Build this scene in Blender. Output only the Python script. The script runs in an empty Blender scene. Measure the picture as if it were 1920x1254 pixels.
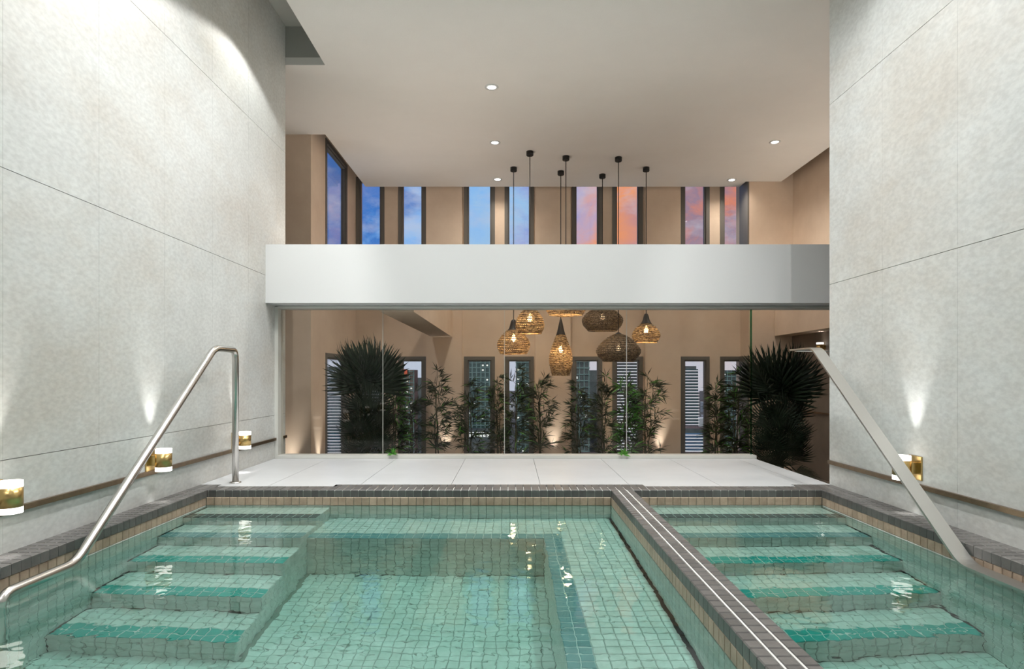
import bpy, math, random
from mathutils import Vector, Matrix
random.seed(7)
scene = bpy.context.scene
C = scene.collection
K = 0.5            # lengths below in half metres; K scales room and camera height about the origin
F, CX, CY, EYE = 1160.0, 958.5, 704.5, 1.45

# ------------------------------------------------------------------ camera
cam = bpy.data.cameras.new('camera')
cam.sensor_width = 36.0
cam.lens = F / 1920 * 36
cam.shift_x = (960 - CX) / 1920
cam.shift_y = (CY - 627) / 1920
cam.clip_start = 0.02
cam.clip_end = 4000
camo = bpy.data.objects.new('camera', cam)
C.objects.link(camo)
camo.location = (0, 0, EYE * K)
camo.rotation_euler = (math.pi / 2, 0, 0)
scene.camera = camo

# ------------------------------------------------------------------ view
vs = scene.view_settings
vs.view_transform = 'Standard'
vs.look = 'None'
vs.gamma = 1.0
vs.exposure = 0.0
vs.use_curve_mapping = False
cy = scene.cycles
cy.use_denoising = True
cy.use_adaptive_sampling = True
cy.adaptive_threshold = 0.04
cy.use_light_tree = False
cy.max_bounces = 10
cy.diffuse_bounces = 4
cy.glossy_bounces = 4
cy.transmission_bounces = 10
cy.transparent_max_bounces = 14
cy.volume_bounces = 0
cy.sample_clamp_indirect = 6.0
cy.sample_clamp_direct = 0.0
cy.blur_glossy = 0.6
cy.caustics_reflective = False
cy.caustics_refractive = True

# ------------------------------------------------------------------ world: dusk sky, blue to the left, burning clouds to the right
SKY = 1.2
world = bpy.data.worlds.new('dusk_sky')
scene.world = world
world.use_nodes = True
wt = world.node_tree
wt.nodes.clear()
def wn(t, **kw):
    n = wt.nodes.new(t)
    for k, v in kw.items(): setattr(n, k, v)
    return n
def wl(a, b): wt.links.new(a, b)
tc = wn('ShaderNodeTexCoord'); sep = wn('ShaderNodeSeparateXYZ'); wl(tc.outputs['Generated'], sep.inputs[0])
mp = wn('ShaderNodeMapping'); mp.inputs['Scale'].default_value = (1, 1, 1.9); wl(tc.outputs['Generated'], mp.inputs[0])
nz = wn('ShaderNodeTexNoise'); nz.inputs['Scale'].default_value = 7.5; nz.inputs['Detail'].default_value = 6; nz.inputs['Roughness'].default_value = .6; nz.inputs['Distortion'].default_value = .5
wl(mp.outputs[0], nz.inputs['Vector'])
ad = wn('ShaderNodeMath', operation='MULTIPLY_ADD'); ad.inputs[1].default_value = .40; ad.inputs[2].default_value = -.20
wl(nz.outputs['Fac'], ad.inputs[0])
sm = wn('ShaderNodeMath', operation='ADD'); wl(sep.outputs['X'], sm.inputs[0]); wl(ad.outputs[0], sm.inputs[1])
mr = wn('ShaderNodeMapRange'); mr.inputs['From Min'].default_value = -.40; mr.inputs['From Max'].default_value = .44
wl(sm.outputs[0], mr.inputs['Value'])
rp = wn('ShaderNodeValToRGB'); wl(mr.outputs[0], rp.inputs[0])
stops = [(0.0, (.20, .22, .42)), (.14, (.13, .20, .48)), (.24, (.05, .17, .50)), (.33, (.20, .42, .78)), (.44, (.30, .48, .72)),
         (.52, (.24, .30, .62)), (.60, (.50, .34, .44)), (.67, (.80, .28, .10)), (.74, (.56, .25, .22)), (.82, (.28, .19, .26)), (.90, (.78, .22, .08)), (1.0, (.30, .18, .24))]
el = rp.color_ramp.elements
el[0].position, el[0].color = stops[0][0], (*stops[0][1], 1)
el[1].position, el[1].color = stops[-1][0], (*stops[-1][1], 1)
for p, c in stops[1:-1]:
    e = el.new(p); e.color = (*c, 1)
nz2 = wn('ShaderNodeTexNoise'); nz2.inputs['Scale'].default_value = 11; nz2.inputs['Detail'].default_value = 7; nz2.inputs['Roughness'].default_value = .62
wl(mp.outputs[0], nz2.inputs['Vector'])
cr = wn('ShaderNodeValToRGB'); wl(nz2.outputs['Fac'], cr.inputs[0])
cr.color_ramp.elements[0].position = .50; cr.color_ramp.elements[0].color = (0, 0, 0, 1)
cr.color_ramp.elements[1].position = .70; cr.color_ramp.elements[1].color = (.55, .55, .55, 1)
mxc = wn('ShaderNodeMixRGB'); mxc.inputs['Color2'].default_value = (.52, .52, .62, 1)
wl(cr.outputs[0], mxc.inputs['Fac']); wl(rp.outputs[0], mxc.inputs['Color1'])
hz = wn('ShaderNodeMapRange'); hz.inputs['From Min'].default_value = .02; hz.inputs['From Max'].default_value = .21; hz.inputs['To Min'].default_value = .85; hz.inputs['To Max'].default_value = 0
wl(sep.outputs['Z'], hz.inputs['Value'])
mxh = wn('ShaderNodeMixRGB'); mxh.inputs['Color2'].default_value = (.56, .57, .66, 1)
wl(hz.outputs[0], mxh.inputs['Fac']); wl(mxc.outputs[0], mxh.inputs['Color1'])
bg = wn('ShaderNodeBackground'); bg.inputs['Strength'].default_value = SKY
wl(mxh.outputs[0], bg.inputs['Color'])
wo = wn('ShaderNodeOutputWorld'); wl(bg.outputs[0], wo.inputs['Surface'])

# ------------------------------------------------------------------ sun added behind the building to brighten the city facades
sun = bpy.data.lights.new('city_fill_sun', 'SUN'); sun.energy = 2.0; sun.angle = math.radians(6); sun.color = (1, .97, .93)
suno = bpy.data.objects.new('city_fill_sun', sun); C.objects.link(suno)
suno.rotation_euler = Vector((.35, 1, -.45)).to_track_quat('-Z', 'Y').to_euler()

# ------------------------------------------------------------------ light levels
POOL_DOWN, WASH, SCONCE, ATRIUM_DOWN, UPLIGHT, PENDANT, STRIP = 124.0, 70.0, 11.0, 92.0, 30.0, 8.0, 11.0

# ------------------------------------------------------------------ materials
MATS = {}
def mat(name, c1, c2=None, scale=6.0, detail=5.0, rough=.5, metal=0.0, spec=.5, bump=0.0, bscale=None, rand=0.0, stretch=None, lo=.35, hi=.65, emit=None, estr=0.0, coat=0.0):
    m = bpy.data.materials.new(name); m.use_nodes = True
    t = m.node_tree; b = t.nodes['Principled BSDF']
    b.inputs['Roughness'].default_value = rough
    b.inputs['Metallic'].default_value = metal
    b.inputs['Specular IOR Level'].default_value = spec
    b.inputs['Base Color'].default_value = (*c1, 1)
    if coat:
        b.inputs['Coat Weight'].default_value = coat; b.inputs['Coat Roughness'].default_value = .15
    if emit:
        b.inputs['Emission Color'].default_value = (*emit, 1); b.inputs['Emission Strength'].default_value = estr
        m.cycles.emission_sampling = 'NONE'      # the lamp inside each fitting does the lighting
    src = None
    if c2 or bump:
        g = t.nodes.new('ShaderNodeNewGeometry')
        mpn = t.nodes.new('ShaderNodeMapping'); t.links.new(g.outputs['Position'], mpn.inputs[0])
        if stretch: mpn.inputs['Scale'].default_value = stretch
    if c2:
        n = t.nodes.new('ShaderNodeTexNoise'); n.inputs['Scale'].default_value = scale; n.inputs['Detail'].default_value = detail; n.inputs['Roughness'].default_value = .65
        t.links.new(mpn.outputs[0], n.inputs['Vector'])
        r = t.nodes.new('ShaderNodeValToRGB'); t.links.new(n.outputs['Fac'], r.inputs[0])
        r.color_ramp.elements[0].position = lo; r.color_ramp.elements[0].color = (*c1, 1)
        r.color_ramp.elements[1].position = hi; r.color_ramp.elements[1].color = (*c2, 1)
        src = r.outputs[0]
    if rand:
        oi = t.nodes.new('ShaderNodeObjectInfo')
        mm = t.nodes.new('ShaderNodeMapRange'); mm.inputs['To Min'].default_value = 1 - rand; mm.inputs['To Max'].default_value = 1 + rand
        t.links.new(oi.outputs['Random'], mm.inputs['Value'])
        hs = t.nodes.new('ShaderNodeHueSaturation'); t.links.new(mm.outputs[0], hs.inputs['Value'])
        if src: t.links.new(src, hs.inputs['Color'])
        else: hs.inputs['Color'].default_value = (*c1, 1)
        src = hs.outputs[0]
    if src: t.links.new(src, b.inputs['Base Color'])
    if bump:
        n2 = t.nodes.new('ShaderNodeTexNoise'); n2.inputs['Scale'].default_value = bscale or scale * 4; n2.inputs['Detail'].default_value = 4
        t.links.new(mpn.outputs[0], n2.inputs['Vector'])
        bp = t.nodes.new('ShaderNodeBump'); bp.inputs['Strength'].default_value = bump; bp.inputs['Distance'].default_value = .01
        t.links.new(n2.outputs['Fac'], bp.inputs['Height']); t.links.new(bp.outputs[0], b.inputs['Normal'])
    MATS[name] = m
    return m

def stone_wall_mat():
    """Pale grey porcelain slab: cloudy grey with beige drifts and a fine fleck."""
    m = mat('pale_stone_panel', (.68, .70, .685), (.58, .595, .58), scale=1.6, detail=8, rough=.45, spec=.35, bump=.05, bscale=60, lo=.38, hi=.68)
    t = m.node_tree; b = t.nodes['Principled BSDF']
    base = b.inputs['Base Color'].links[0].from_socket
    g = t.nodes.new('ShaderNodeNewGeometry')
    mp1 = t.nodes.new('ShaderNodeMapping'); mp1.inputs['Scale'].default_value = (1, .55, 1); mp1.inputs['Rotation'].default_value = (.6, 0, 0)
    t.links.new(g.outputs['Position'], mp1.inputs[0])
    n = t.nodes.new('ShaderNodeTexNoise'); n.inputs['Scale'].default_value = .9; n.inputs['Detail'].default_value = 9; n.inputs['Roughness'].default_value = .7
    t.links.new(mp1.outputs[0], n.inputs['Vector'])
    r = t.nodes.new('ShaderNodeValToRGB'); t.links.new(n.outputs['Fac'], r.inputs[0])
    r.color_ramp.elements[0].position = .42; r.color_ramp.elements[0].color = (0, 0, 0, 1)
    r.color_ramp.elements[1].position = .70; r.color_ramp.elements[1].color = (.9, .9, .9, 1)
    x = t.nodes.new('ShaderNodeMixRGB'); x.inputs['Color2'].default_value = (.54, .50, .44, 1)
    t.links.new(r.outputs[0], x.inputs['Fac']); t.links.new(base, x.inputs['Color1'])
    n3 = t.nodes.new('ShaderNodeTexNoise'); n3.inputs['Scale'].default_value = 55; n3.inputs['Detail'].default_value = 3
    t.links.new(mp1.outputs[0], n3.inputs['Vector'])
    r3 = t.nodes.new('ShaderNodeMapRange'); r3.inputs['From Min'].default_value = .35; r3.inputs['From Max'].default_value = .65; r3.inputs['To Min'].default_value = .91; r3.inputs['To Max'].default_value = 1.05
    t.links.new(n3.outputs['Fac'], r3.inputs['Value'])
    x2 = t.nodes.new('ShaderNodeHueSaturation'); t.links.new(r3.outputs[0], x2.inputs['Value']); t.links.new(x.outputs[0], x2.inputs['Color'])
    t.links.new(x2.outputs[0], b.inputs['Base Color'])
    return m

M = MATS
stone_wall_mat()
mat('panel_joint', (.16, .15, .14), rough=.8)
mat('white_paint', (.68, .69, .69), rough=.6, spec=.3)
mat('ceiling_paint', (.80, .78, .75), (.77, .75, .72), scale=1.2, rough=.75, spec=.2, bump=.1, bscale=120)
mat('slot_paint', (.42, .42, .39), rough=.8, spec=.2)
mat('tan_plaster', (.77, .63, .50), (.67, .53, .41), scale=1.1, detail=8, rough=.75, spec=.2, bump=.08, bscale=40)
mat('deck_slab', (.60, .615, .625), (.55, .565, .575), scale=2.5, detail=7, rough=.35, spec=.45, bump=.04, bscale=50)
mat('deck_joint', (.22, .21, .20), rough=.8)
mat('atrium_floor', (.20, .17, .14), (.15, .13, .11), scale=3, rough=.5)
mat('slate_tile', (.135, .130, .124), (.105, .102, .098), scale=24, rough=.38, spec=.5, rand=.18, bump=.05, bscale=90)
mat('dark_grout', (.035, .035, .035), rough=.9)
mat('white_grout', (.80, .79, .76), rough=.8)
mat('shaded_travertine_tile', (.50, .38, .29), (.34, .25, .18), scale=13, detail=7, rough=.4, spec=.4, rand=.09, bump=.15, bscale=45, lo=.34, hi=.70)  # pool stone above the water, with the shade under the coping painted in
mat('pale_stone_tile', (.91, .91, .88), (.68, .70, .65), scale=13, detail=7, rough=.4, spec=.4, rand=.07, bump=.15, bscale=45, lo=.34, hi=.70)
mat('tile_grout', (.30, .32, .28), rough=.9)
mat('teal_tinted_tile', (.02, .44, .40), (.02, .38, .35), scale=16, rough=.3, rand=.08)  # nosing tile with the deep water tint painted in
mat('blue_grey_tinted_tile', (.22, .39, .41), (.19, .34, .36), scale=16, rough=.3, rand=.08)  # nosing tile with the shallower water tint painted in
mat('pale_grout', (.62, .70, .68), rough=.9)
mat('brushed_steel', (.62, .60, .57), rough=.24, metal=1.0)
mat('satin_steel', (.58, .57, .54), rough=.38, metal=1.0)
mat('brass', (.66, .47, .20), (.58, .40, .16), scale=30, rough=.28, metal=1.0)
mat('bronze', (.26, .19, .12), (.21, .15, .10), scale=20, rough=.35, metal=.9)
mat('sconce_glass', (.9, .88, .84), rough=.3, emit=(1, .95, .86), estr=2.6)
mat('lamp_lens', (.9, .9, .9), rough=.3, emit=(1, .97, .92), estr=14.0)
mat('uplight_lens', (.9, .9, .9), rough=.3, emit=(1, .93, .82), estr=4.0)
mat('window_frame', (.15, .14, .125), rough=.45, spec=.4)
mat('frame_grey', (.62, .62, .58), rough=.4, spec=.4)
mat('black_metal', (.012, .011, .010), rough=.5)
mat('dark_wood', (.018, .012, .009), (.012, .009, .007), scale=30, rough=.5)
mat('rattan', (.46, .31, .15), (.10, .058, .028), scale=46, detail=3, rough=.6, spec=.3, stretch=(.6, .6, 1.6), lo=.42, hi=.58)
mat('dark_rattan', (.22, .15, .085), (.05, .032, .018), scale=50, detail=3, rough=.6, spec=.3, stretch=(.6, .6, 1.6), lo=.42, hi=.58)
mat('bulb_glass', (1, .8, .5), rough=.3, emit=(1, .66, .30), estr=34.0)
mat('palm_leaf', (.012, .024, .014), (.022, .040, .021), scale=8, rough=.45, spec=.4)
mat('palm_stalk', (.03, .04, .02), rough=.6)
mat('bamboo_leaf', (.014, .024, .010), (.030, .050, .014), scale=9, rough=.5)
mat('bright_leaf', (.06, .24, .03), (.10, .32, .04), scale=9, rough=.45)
mat('bamboo_culm', (.07, .065, .03), (.05, .05, .025), scale=9, rough=.5)
mat('planter', (.05, .048, .045), rough=.6)
mat('soil', (.03, .022, .016), rough=1)
mat('tower_white', (.88, .90, .90), rough=.7)
mat('tower_glass', (.018, .05, .06), (.03, .075, .085), scale=.35, rough=.25, spec=.5, stretch=(1, 1, 1))
mat('tower_green', (.018, .055, .052), (.03, .08, .07), scale=.3, rough=.3)
mat('tower_grid', (.11, .20, .19), rough=.6)
mat('tower_brown', (.17, .12, .09), (.11, .09, .075), scale=.25, rough=.7)
mat('tower_dark', (.03, .045, .048), (.05, .07, .07), scale=.3, rough=.5)
mat('tower_blue', (.05, .13, .22), (.04, .10, .17), scale=.2, rough=.3)
mat('red_hoarding', (.55, .09, .03), rough=.6)
mat('lit_room', (.8, .8, .75), rough=.5, emit=(.95, 1, .95), estr=.45)
mat('dim_bulb', (1, .8, .5), rough=.3, emit=(1, .72, .42), estr=2.5)
mat('city_ground', (.05, .065, .06), (.10, .12, .12), scale=.035, detail=9, rough=.9)
mat('street', (.42, .48, .52), rough=.8)
mat('low_roof', (.80, .86, .88), (.50, .60, .66), scale=.2, rough=.7)
mat('low_wall', (.34, .38, .40), rough=.8)
mat('tree_green', (.02, .045, .02), (.04, .08, .025), scale=.4, rough=.9)

def glass_mat(name, tint, refl_rough=0.0, ior=1.5):
    m = bpy.data.materials.new(name); m.use_nodes = True
    t = m.node_tree; t.nodes.clear()
    o = t.nodes.new('ShaderNodeOutputMaterial'); mx = t.nodes.new('ShaderNodeMixShader')
    tr = t.nodes.new('ShaderNodeBsdfTransparent'); tr.inputs[0].default_value = (*tint, 1)
    gl = t.nodes.new('ShaderNodeBsdfGlossy'); gl.inputs['Roughness'].default_value = refl_rough
    fr = t.nodes.new('ShaderNodeFresnel')                 # a thin pane reflects alike from both of its faces
    ge = t.nodes.new('ShaderNodeNewGeometry'); io = t.nodes.new('ShaderNodeMapRange')
    io.inputs['To Min'].default_value = ior; io.inputs['To Max'].default_value = 1/ior
    t.links.new(ge.outputs['Backfacing'], io.inputs['Value']); t.links.new(io.outputs[0], fr.inputs['IOR'])
    t.links.new(fr.outputs[0], mx.inputs[0]); t.links.new(tr.outputs[0], mx.inputs[1]); t.links.new(gl.outputs[0], mx.inputs[2])
    t.links.new(mx.outputs[0], o.inputs[0])
    MATS[name] = m
glass_mat('clear_glass', (.965, .965, .95), 0.0, 1.26)
glass_mat('window_glass', (.95, .97, .97), 0.0, 1.3)
glass_mat('glass_edge', (.25, .55, .42))

def water_mat():
    m = bpy.data.materials.new('pool_water'); m.use_nodes = True
    t = m.node_tree; t.nodes.clear()
    o = t.nodes.new('ShaderNodeOutputMaterial')
    g = t.nodes.new('ShaderNodeBsdfGlass'); g.inputs['IOR'].default_value = 1.33; g.inputs['Roughness'].default_value = 0.0
    g.inputs['Color'].default_value = (.97, 1, .99, 1)
    ge = t.nodes.new('ShaderNodeNewGeometry')
    n = t.nodes.new('ShaderNodeTexNoise'); n.inputs['Scale'].default_value = 9; n.inputs['Detail'].default_value = 2; n.inputs['Roughness'].default_value = .5; n.inputs['Distortion'].default_value = .4
    t.links.new(ge.outputs['Position'], n.inputs['Vector'])
    b = t.nodes.new('ShaderNodeBump'); b.inputs['Strength'].default_value = 1.0; b.inputs['Distance'].default_value = .0022
    t.links.new(n.outputs['Fac'], b.inputs['Height']); t.links.new(b.outputs[0], g.inputs['Normal'])
    v = t.nodes.new('ShaderNodeVolumeAbsorption'); v.inputs['Color'].default_value = (.17, .84, .745, 1); v.inputs['Density'].default_value = .235
    t.links.new(g.outputs[0], o.inputs['Surface']); t.links.new(v.outputs[0], o.inputs['Volume'])
    MATS['pool_water'] = m
water_mat()

# ------------------------------------------------------------------ mesh helpers (all coordinates in half metres)
class MB:
    def __init__(s): s.v = []; s.f = []; s.smooth = set()
    def add(s, vs, fs, smooth=False):
        o = len(s.v); s.v += [tuple(p) for p in vs]
        for f in fs:
            if smooth: s.smooth.add(len(s.f))
            s.f.append([i + o for i in f])
        return s
    def box(s, x0, x1, y0, y1, z0, z1, c=0.0):
        if c <= 0:
            vs = [(x0,y0,z0),(x1,y0,z0),(x1,y1,z0),(x0,y1,z0),(x0,y0,z1),(x1,y0,z1),(x1,y1,z1),(x0,y1,z1)]
            return s.add(vs, [(0,3,2,1),(4,5,6,7),(0,1,5,4),(1,2,6,5),(2,3,7,6),(3,0,4,7)])
        vs = []
        for z, d in ((z0, 0), (z1 - c, 0), (z1, c)):
            vs += [(x0+d,y0+d,z),(x1-d,y0+d,z),(x1-d,y1-d,z),(x0+d,y1-d,z)]
        fs = [(0,3,2,1),(8,9,10,11)]
        for k in (0, 4):
            for i in range(4):
                j = (i + 1) % 4
                fs.append((k+i, k+j, k+4+j, k+4+i))
        return s.add(vs, fs)
    def prism(s, poly, z0, z1):
        n = len(poly)
        vs = [(x,y,z0) for x,y in poly] + [(x,y,z1) for x,y in poly]
        return s.add(vs, [tuple(range(n-1,-1,-1)), tuple(range(n,2*n))] + [(i,(i+1)%n,n+(i+1)%n,n+i) for i in range(n)])
    def lathe(s, prof, c=(0,0,0), n=24, cap=True):
        vs = []; fs = []
        for r, z in prof:
            for k in range(n):
                a = 2*math.pi*k/n; vs.append((c[0]+r*math.cos(a), c[1]+r*math.sin(a), c[2]+z))
        for i in range(len(prof)-1):
            for k in range(n):
                j = (k+1) % n
                fs.append((i*n+k, i*n+j, (i+1)*n+j, (i+1)*n+k))
        s.add(vs, fs, True)
        if cap:
            o = len(s.v) - len(vs)
            s.f.append([o + k for k in range(n-1,-1,-1)]); s.f.append([o + (len(prof)-1)*n + k for k in range(n)])
        return s
    def cyl(s, a, b, r, n=16, r2=None): return s.tube([a, b], r, n, r2)
    def tube(s, pts, r, n=12, r2=None, flat=None):
        """swept section along pts; flat=(w,t) sweeps a bar of width w along x and thickness t"""
        P = [Vector(p) for p in pts]; m = len(P)
        rings = []
        ref = None
        for i in range(m):
            d = (P[min(i+1,m-1)] - P[max(i-1,0)]).normalized()
            if flat: sd = Vector((1,0,0))
            else:
                if ref is None:
                    ref = Vector((1,0,0)) if abs(d.x) < .8 else Vector((0,1,0))
                sd = (ref - d*ref.dot(d)).normalized(); ref = sd
            up = d.cross(sd).normalized()
            rr = r if r2 is None else r + (r2-r)*i/(m-1)
            ring = []
            if flat:
                w, th = flat
                for u, v in ((-1,-1),(1,-1),(1,1),(-1,1)): ring.append(P[i] + sd*u*w/2 + up*v*th/2)
            else:
                for k in range(n):
                    a = 2*math.pi*k/n; ring.append(P[i] + sd*math.cos(a)*rr + up*math.sin(a)*rr)
            rings.append(ring)
        q = len(rings[0]); vs = [p for R in rings for p in R]
        fs = [(i*q+k, i*q+(k+1)%q, (i+1)*q+(k+1)%q, (i+1)*q+k) for i in range(m-1) for k in range(q)]
        o = len(s.v)
        s.add(vs, fs, not flat)
        s.f.append([o+k for k in range(q-1,-1,-1)]); s.f.append([o+(m-1)*q+k for k in range(q)])
        return s
    def mesh(s, name, m, org=(0,0,0)):
        me = bpy.data.meshes.new(name)
        me.from_pydata([((x-org[0])*K, (y-org[1])*K, (z-org[2])*K) for x,y,z in s.v], [], s.f)
        if m:
            me.materials.append(MATS[m] if isinstance(m, str) else m)
        if s.smooth:
            fl = [i in s.smooth for i in range(len(s.f))]
            me.polygons.foreach_set('use_smooth', fl)
        me.update()
        return me
    def base(s):
        xs, ys, zs = zip(*s.v)
        return ((min(xs)+max(xs))/2, (min(ys)+max(ys))/2, min(zs))
    def build(s, name, m, parent=None, label=None, cat=None, group=None, kind=None):
        if parent is None: org = s.base()
        else: org = parent['_o']
        o = bpy.data.objects.new(name, s.mesh(name, m, org)); C.objects.link(o)
        o['_o'] = list(org)
        if parent is None: o.location = Vector(org) * K
        else: o.parent = parent
        tag(o, label, cat, group, kind)
        return o

def tag(o, label=None, cat=None, group=None, kind=None):
    if label: o['label'] = label
    if cat: o['category'] = cat
    if group: o['group'] = group
    if kind: o['kind'] = kind
    return o
def thing(name, org, label, cat, group=None, kind=None):
    o = bpy.data.objects.new(name, None); C.objects.link(o); o.empty_display_size = .05
    o.location = Vector(org) * K; o['_o'] = list(org)
    return tag(o, label, cat, group, kind)
def lamp(name, kind, loc, energy, parent, color=(1,.95,.88), target=None, size=.03, angle=None, blend=.4):
    l = bpy.data.lights.new(name, kind); l.energy = energy; l.color = color
    l.shadow_soft_size = size
    if kind == 'SPOT': l.spot_size = math.radians(angle); l.spot_blend = blend
    o = bpy.data.objects.new(name, l); C.objects.link(o)
    po = Vector(parent['_o']); o.parent = parent; o.location = (Vector(loc) - po) * K
    if target is not None:
        o.rotation_euler = (Vector(target) - Vector(loc)).to_track_quat('-Z', 'Y').to_euler()
    return o
def struct(name, mb, m, label, cat): return mb.build(name, m, None, label, cat, None, 'structure')
def X_at(px, Y): return (px - CX) * Y / F
def Z_at(py, Y): return EYE + (CY - py) * Y / F

# ---- tiles
TILE_MESH = {}
def tile_mesh(u, v, th, m, name='tile'):
    key = (round(u, 4), round(v, 4), round(th, 4), m)
    if key not in TILE_MESH:
        TILE_MESH[key] = MB().box(-u/2, u/2, -v/2, v/2, 0, th, min(.006, th * .45)).mesh(name, m)
    return TILE_MESH[key]
class Tiles:
    """collects the tiles of one thing; the 300 that show largest become parts, the rest one joined part"""
    def __init__(s, parent, limit=300): s.p = parent; s.limit = limit; s.t = []
    def grid(s, P0, U, V, lu, lv, m, nu=None, nv=None, th=.012, gap=.0048, keep=None, rowmat=None, colmat=None):
        nu = nu or max(1, round(lu/.1)); nv = nv or max(1, round(lv/.1))
        pu, pv = lu/nu, lv/nv
        U = Vector(U); V = Vector(V); N = U.cross(V); P0 = Vector(P0)
        for i in range(nu):
            for j in range(nv):
                c = P0 + U*((i+.5)*pu) + V*((j+.5)*pv)
                if keep and not keep(c): continue
                mm = m
                if m == 'pale_stone_tile' and c.z > ZW-.02 and abs(N.z) < .5: mm = 'shaded_travertine_tile'  # same stone, given a browner, shaded colour above the water
                if rowmat: mm = rowmat(i, j) or m
                s.t.append((c, U, V, N, pu-gap, pv-gap, th, mm))
        return s
    def finish(s):
        eye = Vector((0, 0, EYE))
        def score(t):
            c, N = t[0], t[3]; d = c - eye
            if d.y < .5: return 0
            x = CX + F*d.x/d.y; y = CY - F*d.z/d.y
            if not (-30 < x < 1950 and -30 < y < 1330): return 0
            L = d.length
            return max(0, -N.dot(d)/L) * t[4]*t[5]/(L*L)
        sc = sorted(((score(t), i) for i, t in enumerate(s.t)), reverse=True)
        ind = {i for q, i in sc[:s.limit] if q > 0}
        org = Vector(s.p['_o']); rest = {}
        for i, (c, U, V, N, u, v, th, m) in enumerate(s.t):
            if i in ind:
                o = bpy.data.objects.new('tile', tile_mesh(u, v, th, m)); C.objects.link(o); o.parent = s.p
                R = Matrix((U, V, N)).transposed().to_4x4()
                o.matrix_local = Matrix.Translation((c - org)*K) @ R
            else:
                mb = rest.setdefault(m, MB()); ch = min(.006, th*.45)
                vs = []
                for z, d in ((0, 0), (th-ch, 0), (th, ch)):
                    for a, b in ((-1,-1),(1,-1),(1,1),(-1,1)): vs.append(c + U*(a*(u/2-d)) + V*(b*(v/2-d)) + N*z)
                mb.add(vs, [(8,9,10,11)] + [(k+q, k+(q+1)%4, k+4+(q+1)%4, k+4+q) for k in (0,4) for q in range(4)])
        if rest:
            out = MB(); mats = []; idx = []
            for m, mb in rest.items():
                out.add(mb.v, mb.f); idx += [len(mats)]*len(mb.f); mats.append(m)
            o = out.build('tile_field', mats[0], s.p, kind='stuff')
            for m in mats[1:]: o.data.materials.append(MATS[m])
            o.data.polygons.foreach_set('material_index', idx)
# ================================================================== STRUCTURE
ZW, ZF = -.20, -2.02                    # water level, pool floor
XL, XR = -3.875, 3.95                   # pool side walls
YB, YN = 7.86, 1.0                      # pool end walls
XS = -2.30                              # side of the left steps
D0, D1 = 1.27, 1.555                    # divider
WL, WR = -4.15, 4.27                    # stone walls of the room
ZC = 7.16                               # ceiling
T = .012

# -- stone clad walls
def panelled_wall(name, side, label, y0, y1, zs, ys):
    xf = WL if side < 0 else WR
    mb = MB()
    if side < 0: mb.box(xf-.35, xf-T, y0, y1, -2.2, 7.87)
    else: mb.box(xf+T, xf+.35, y0, y1, -2.2, 7.87)
    w = struct(name, mb, 'panel_joint', label, 'wall')
    for a, b in zip(ys, ys[1:]):
        for c, d in zip(zs, zs[1:]):
            g = .003
            gv = .0012
            p = MB()
            if side < 0: p.box(xf-T, xf, a+gv, b-gv, c+g, d-g)
            else: p.box(xf, xf+T, a+gv, b-gv, c+g, d-g)
            p.build('panel', 'pale_stone_panel', w)
    # returned end of the wall
    p = MB()
    if side < 0: p.box(xf-.35, xf-T, y1-.002, y1+.004, -2.2, 7.87)
    else: p.box(xf+T, xf+.35, y1-.002, y1+.004, -2.2, 7.87)
    p.build('end_panel', 'pale_stone_panel', w)
    return w
panelled_wall('wall_left', -1, 'pale grey stone panelled wall with scalloped light on the left', -5, 11.37,
              [-.09, .76, 3.15, 5.54, 7.87], [-5, -3.2, -2.02, -.84, .34, 1.52, 2.69, 3.87, 5.05, 6.23, 7.41, 8.59, 9.77, 10.95, 11.37])
panelled_wall('wall_right', 1, 'pale grey stone panelled wall behind the flat steel rail on the right', -5, 8.30,
              [-.09, .27, 2.673, 5.08, 7.87], [-5, -3.6, -2.4, -1.2, 0, 1.12, 2.32, 3.52, 4.72, 5.92, 7.12, 8.30])
struct('wall_rear', MB().box(WL, WR, -5.3, -5, -.1, 7.87), 'white_paint', 'plain white wall closing the pool room behind the viewer', 'wall')

# -- bronze wall strips
def strip(name, side, z, y0, y1, label):
    xf = WL if side < 0 else WR
    mb = MB()
    if side < 0: mb.box(xf, xf+.035, y0, y1, z-.024, z+.024)
    else: mb.box(xf-.035, xf, y0, y1, z-.024, z+.024)
    struct(name, mb, 'bronze', label, 'trim')
strip('trim_1', -1, .340, -4.9, 11.36, 'slim bronze rail running along the left stone wall')
strip('trim_2', 1, .298, -4.9, 8.29, 'slim bronze rail running along the right stone wall')

# -- ceiling with light slots
cl = MB()
for b in ((-3.42, 3.55, -5, 11.37), (3.55, WR, 8.0, 11.37), (WR, 7.94, 2.0, 11.37), (-9, WL-.35, 8.0, 11.37), (-9, -4.4, 11.37, 14.64), (-4.4, 6.9, 11.37, 18.68), (6.9, 7.94, 11.37, 18.19)):
    cl.box(b[0], b[1], b[2], b[3], ZC, ZC+.14)
struct('ceiling', cl, 'ceiling_paint', 'broad pale plaster ceiling with recessed downlights', 'ceiling')
sl = MB()
sl.box(WL, -3.42, -5, 11.37, 7.87, 8.0); sl.box(-3.42, -3.36, -5, 11.37, ZC+.14, 7.87); sl.box(WL-.35, -3.36, 11.375, 11.5, ZC+.01, 8.0)
sl.box(3.55, WR, -5, 8.3, 7.87, 8.0); sl.box(3.49, 3.55, -5, 8.3, ZC+.14, 7.87); sl.box(3.49, WR+.35, 8.31, 8.4, ZC+.14, 8.0)
struct('ceiling_slot', sl, 'slot_paint', 'dark recessed light slot between ceiling and stone wall', 'ceiling')
rf = MB().box(-4.86, 8.7, 1.6, 19.3, 8.6, 8.8).box(-9.3, -4.86, 7.7, 14.95, 8.6, 8.8)
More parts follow.
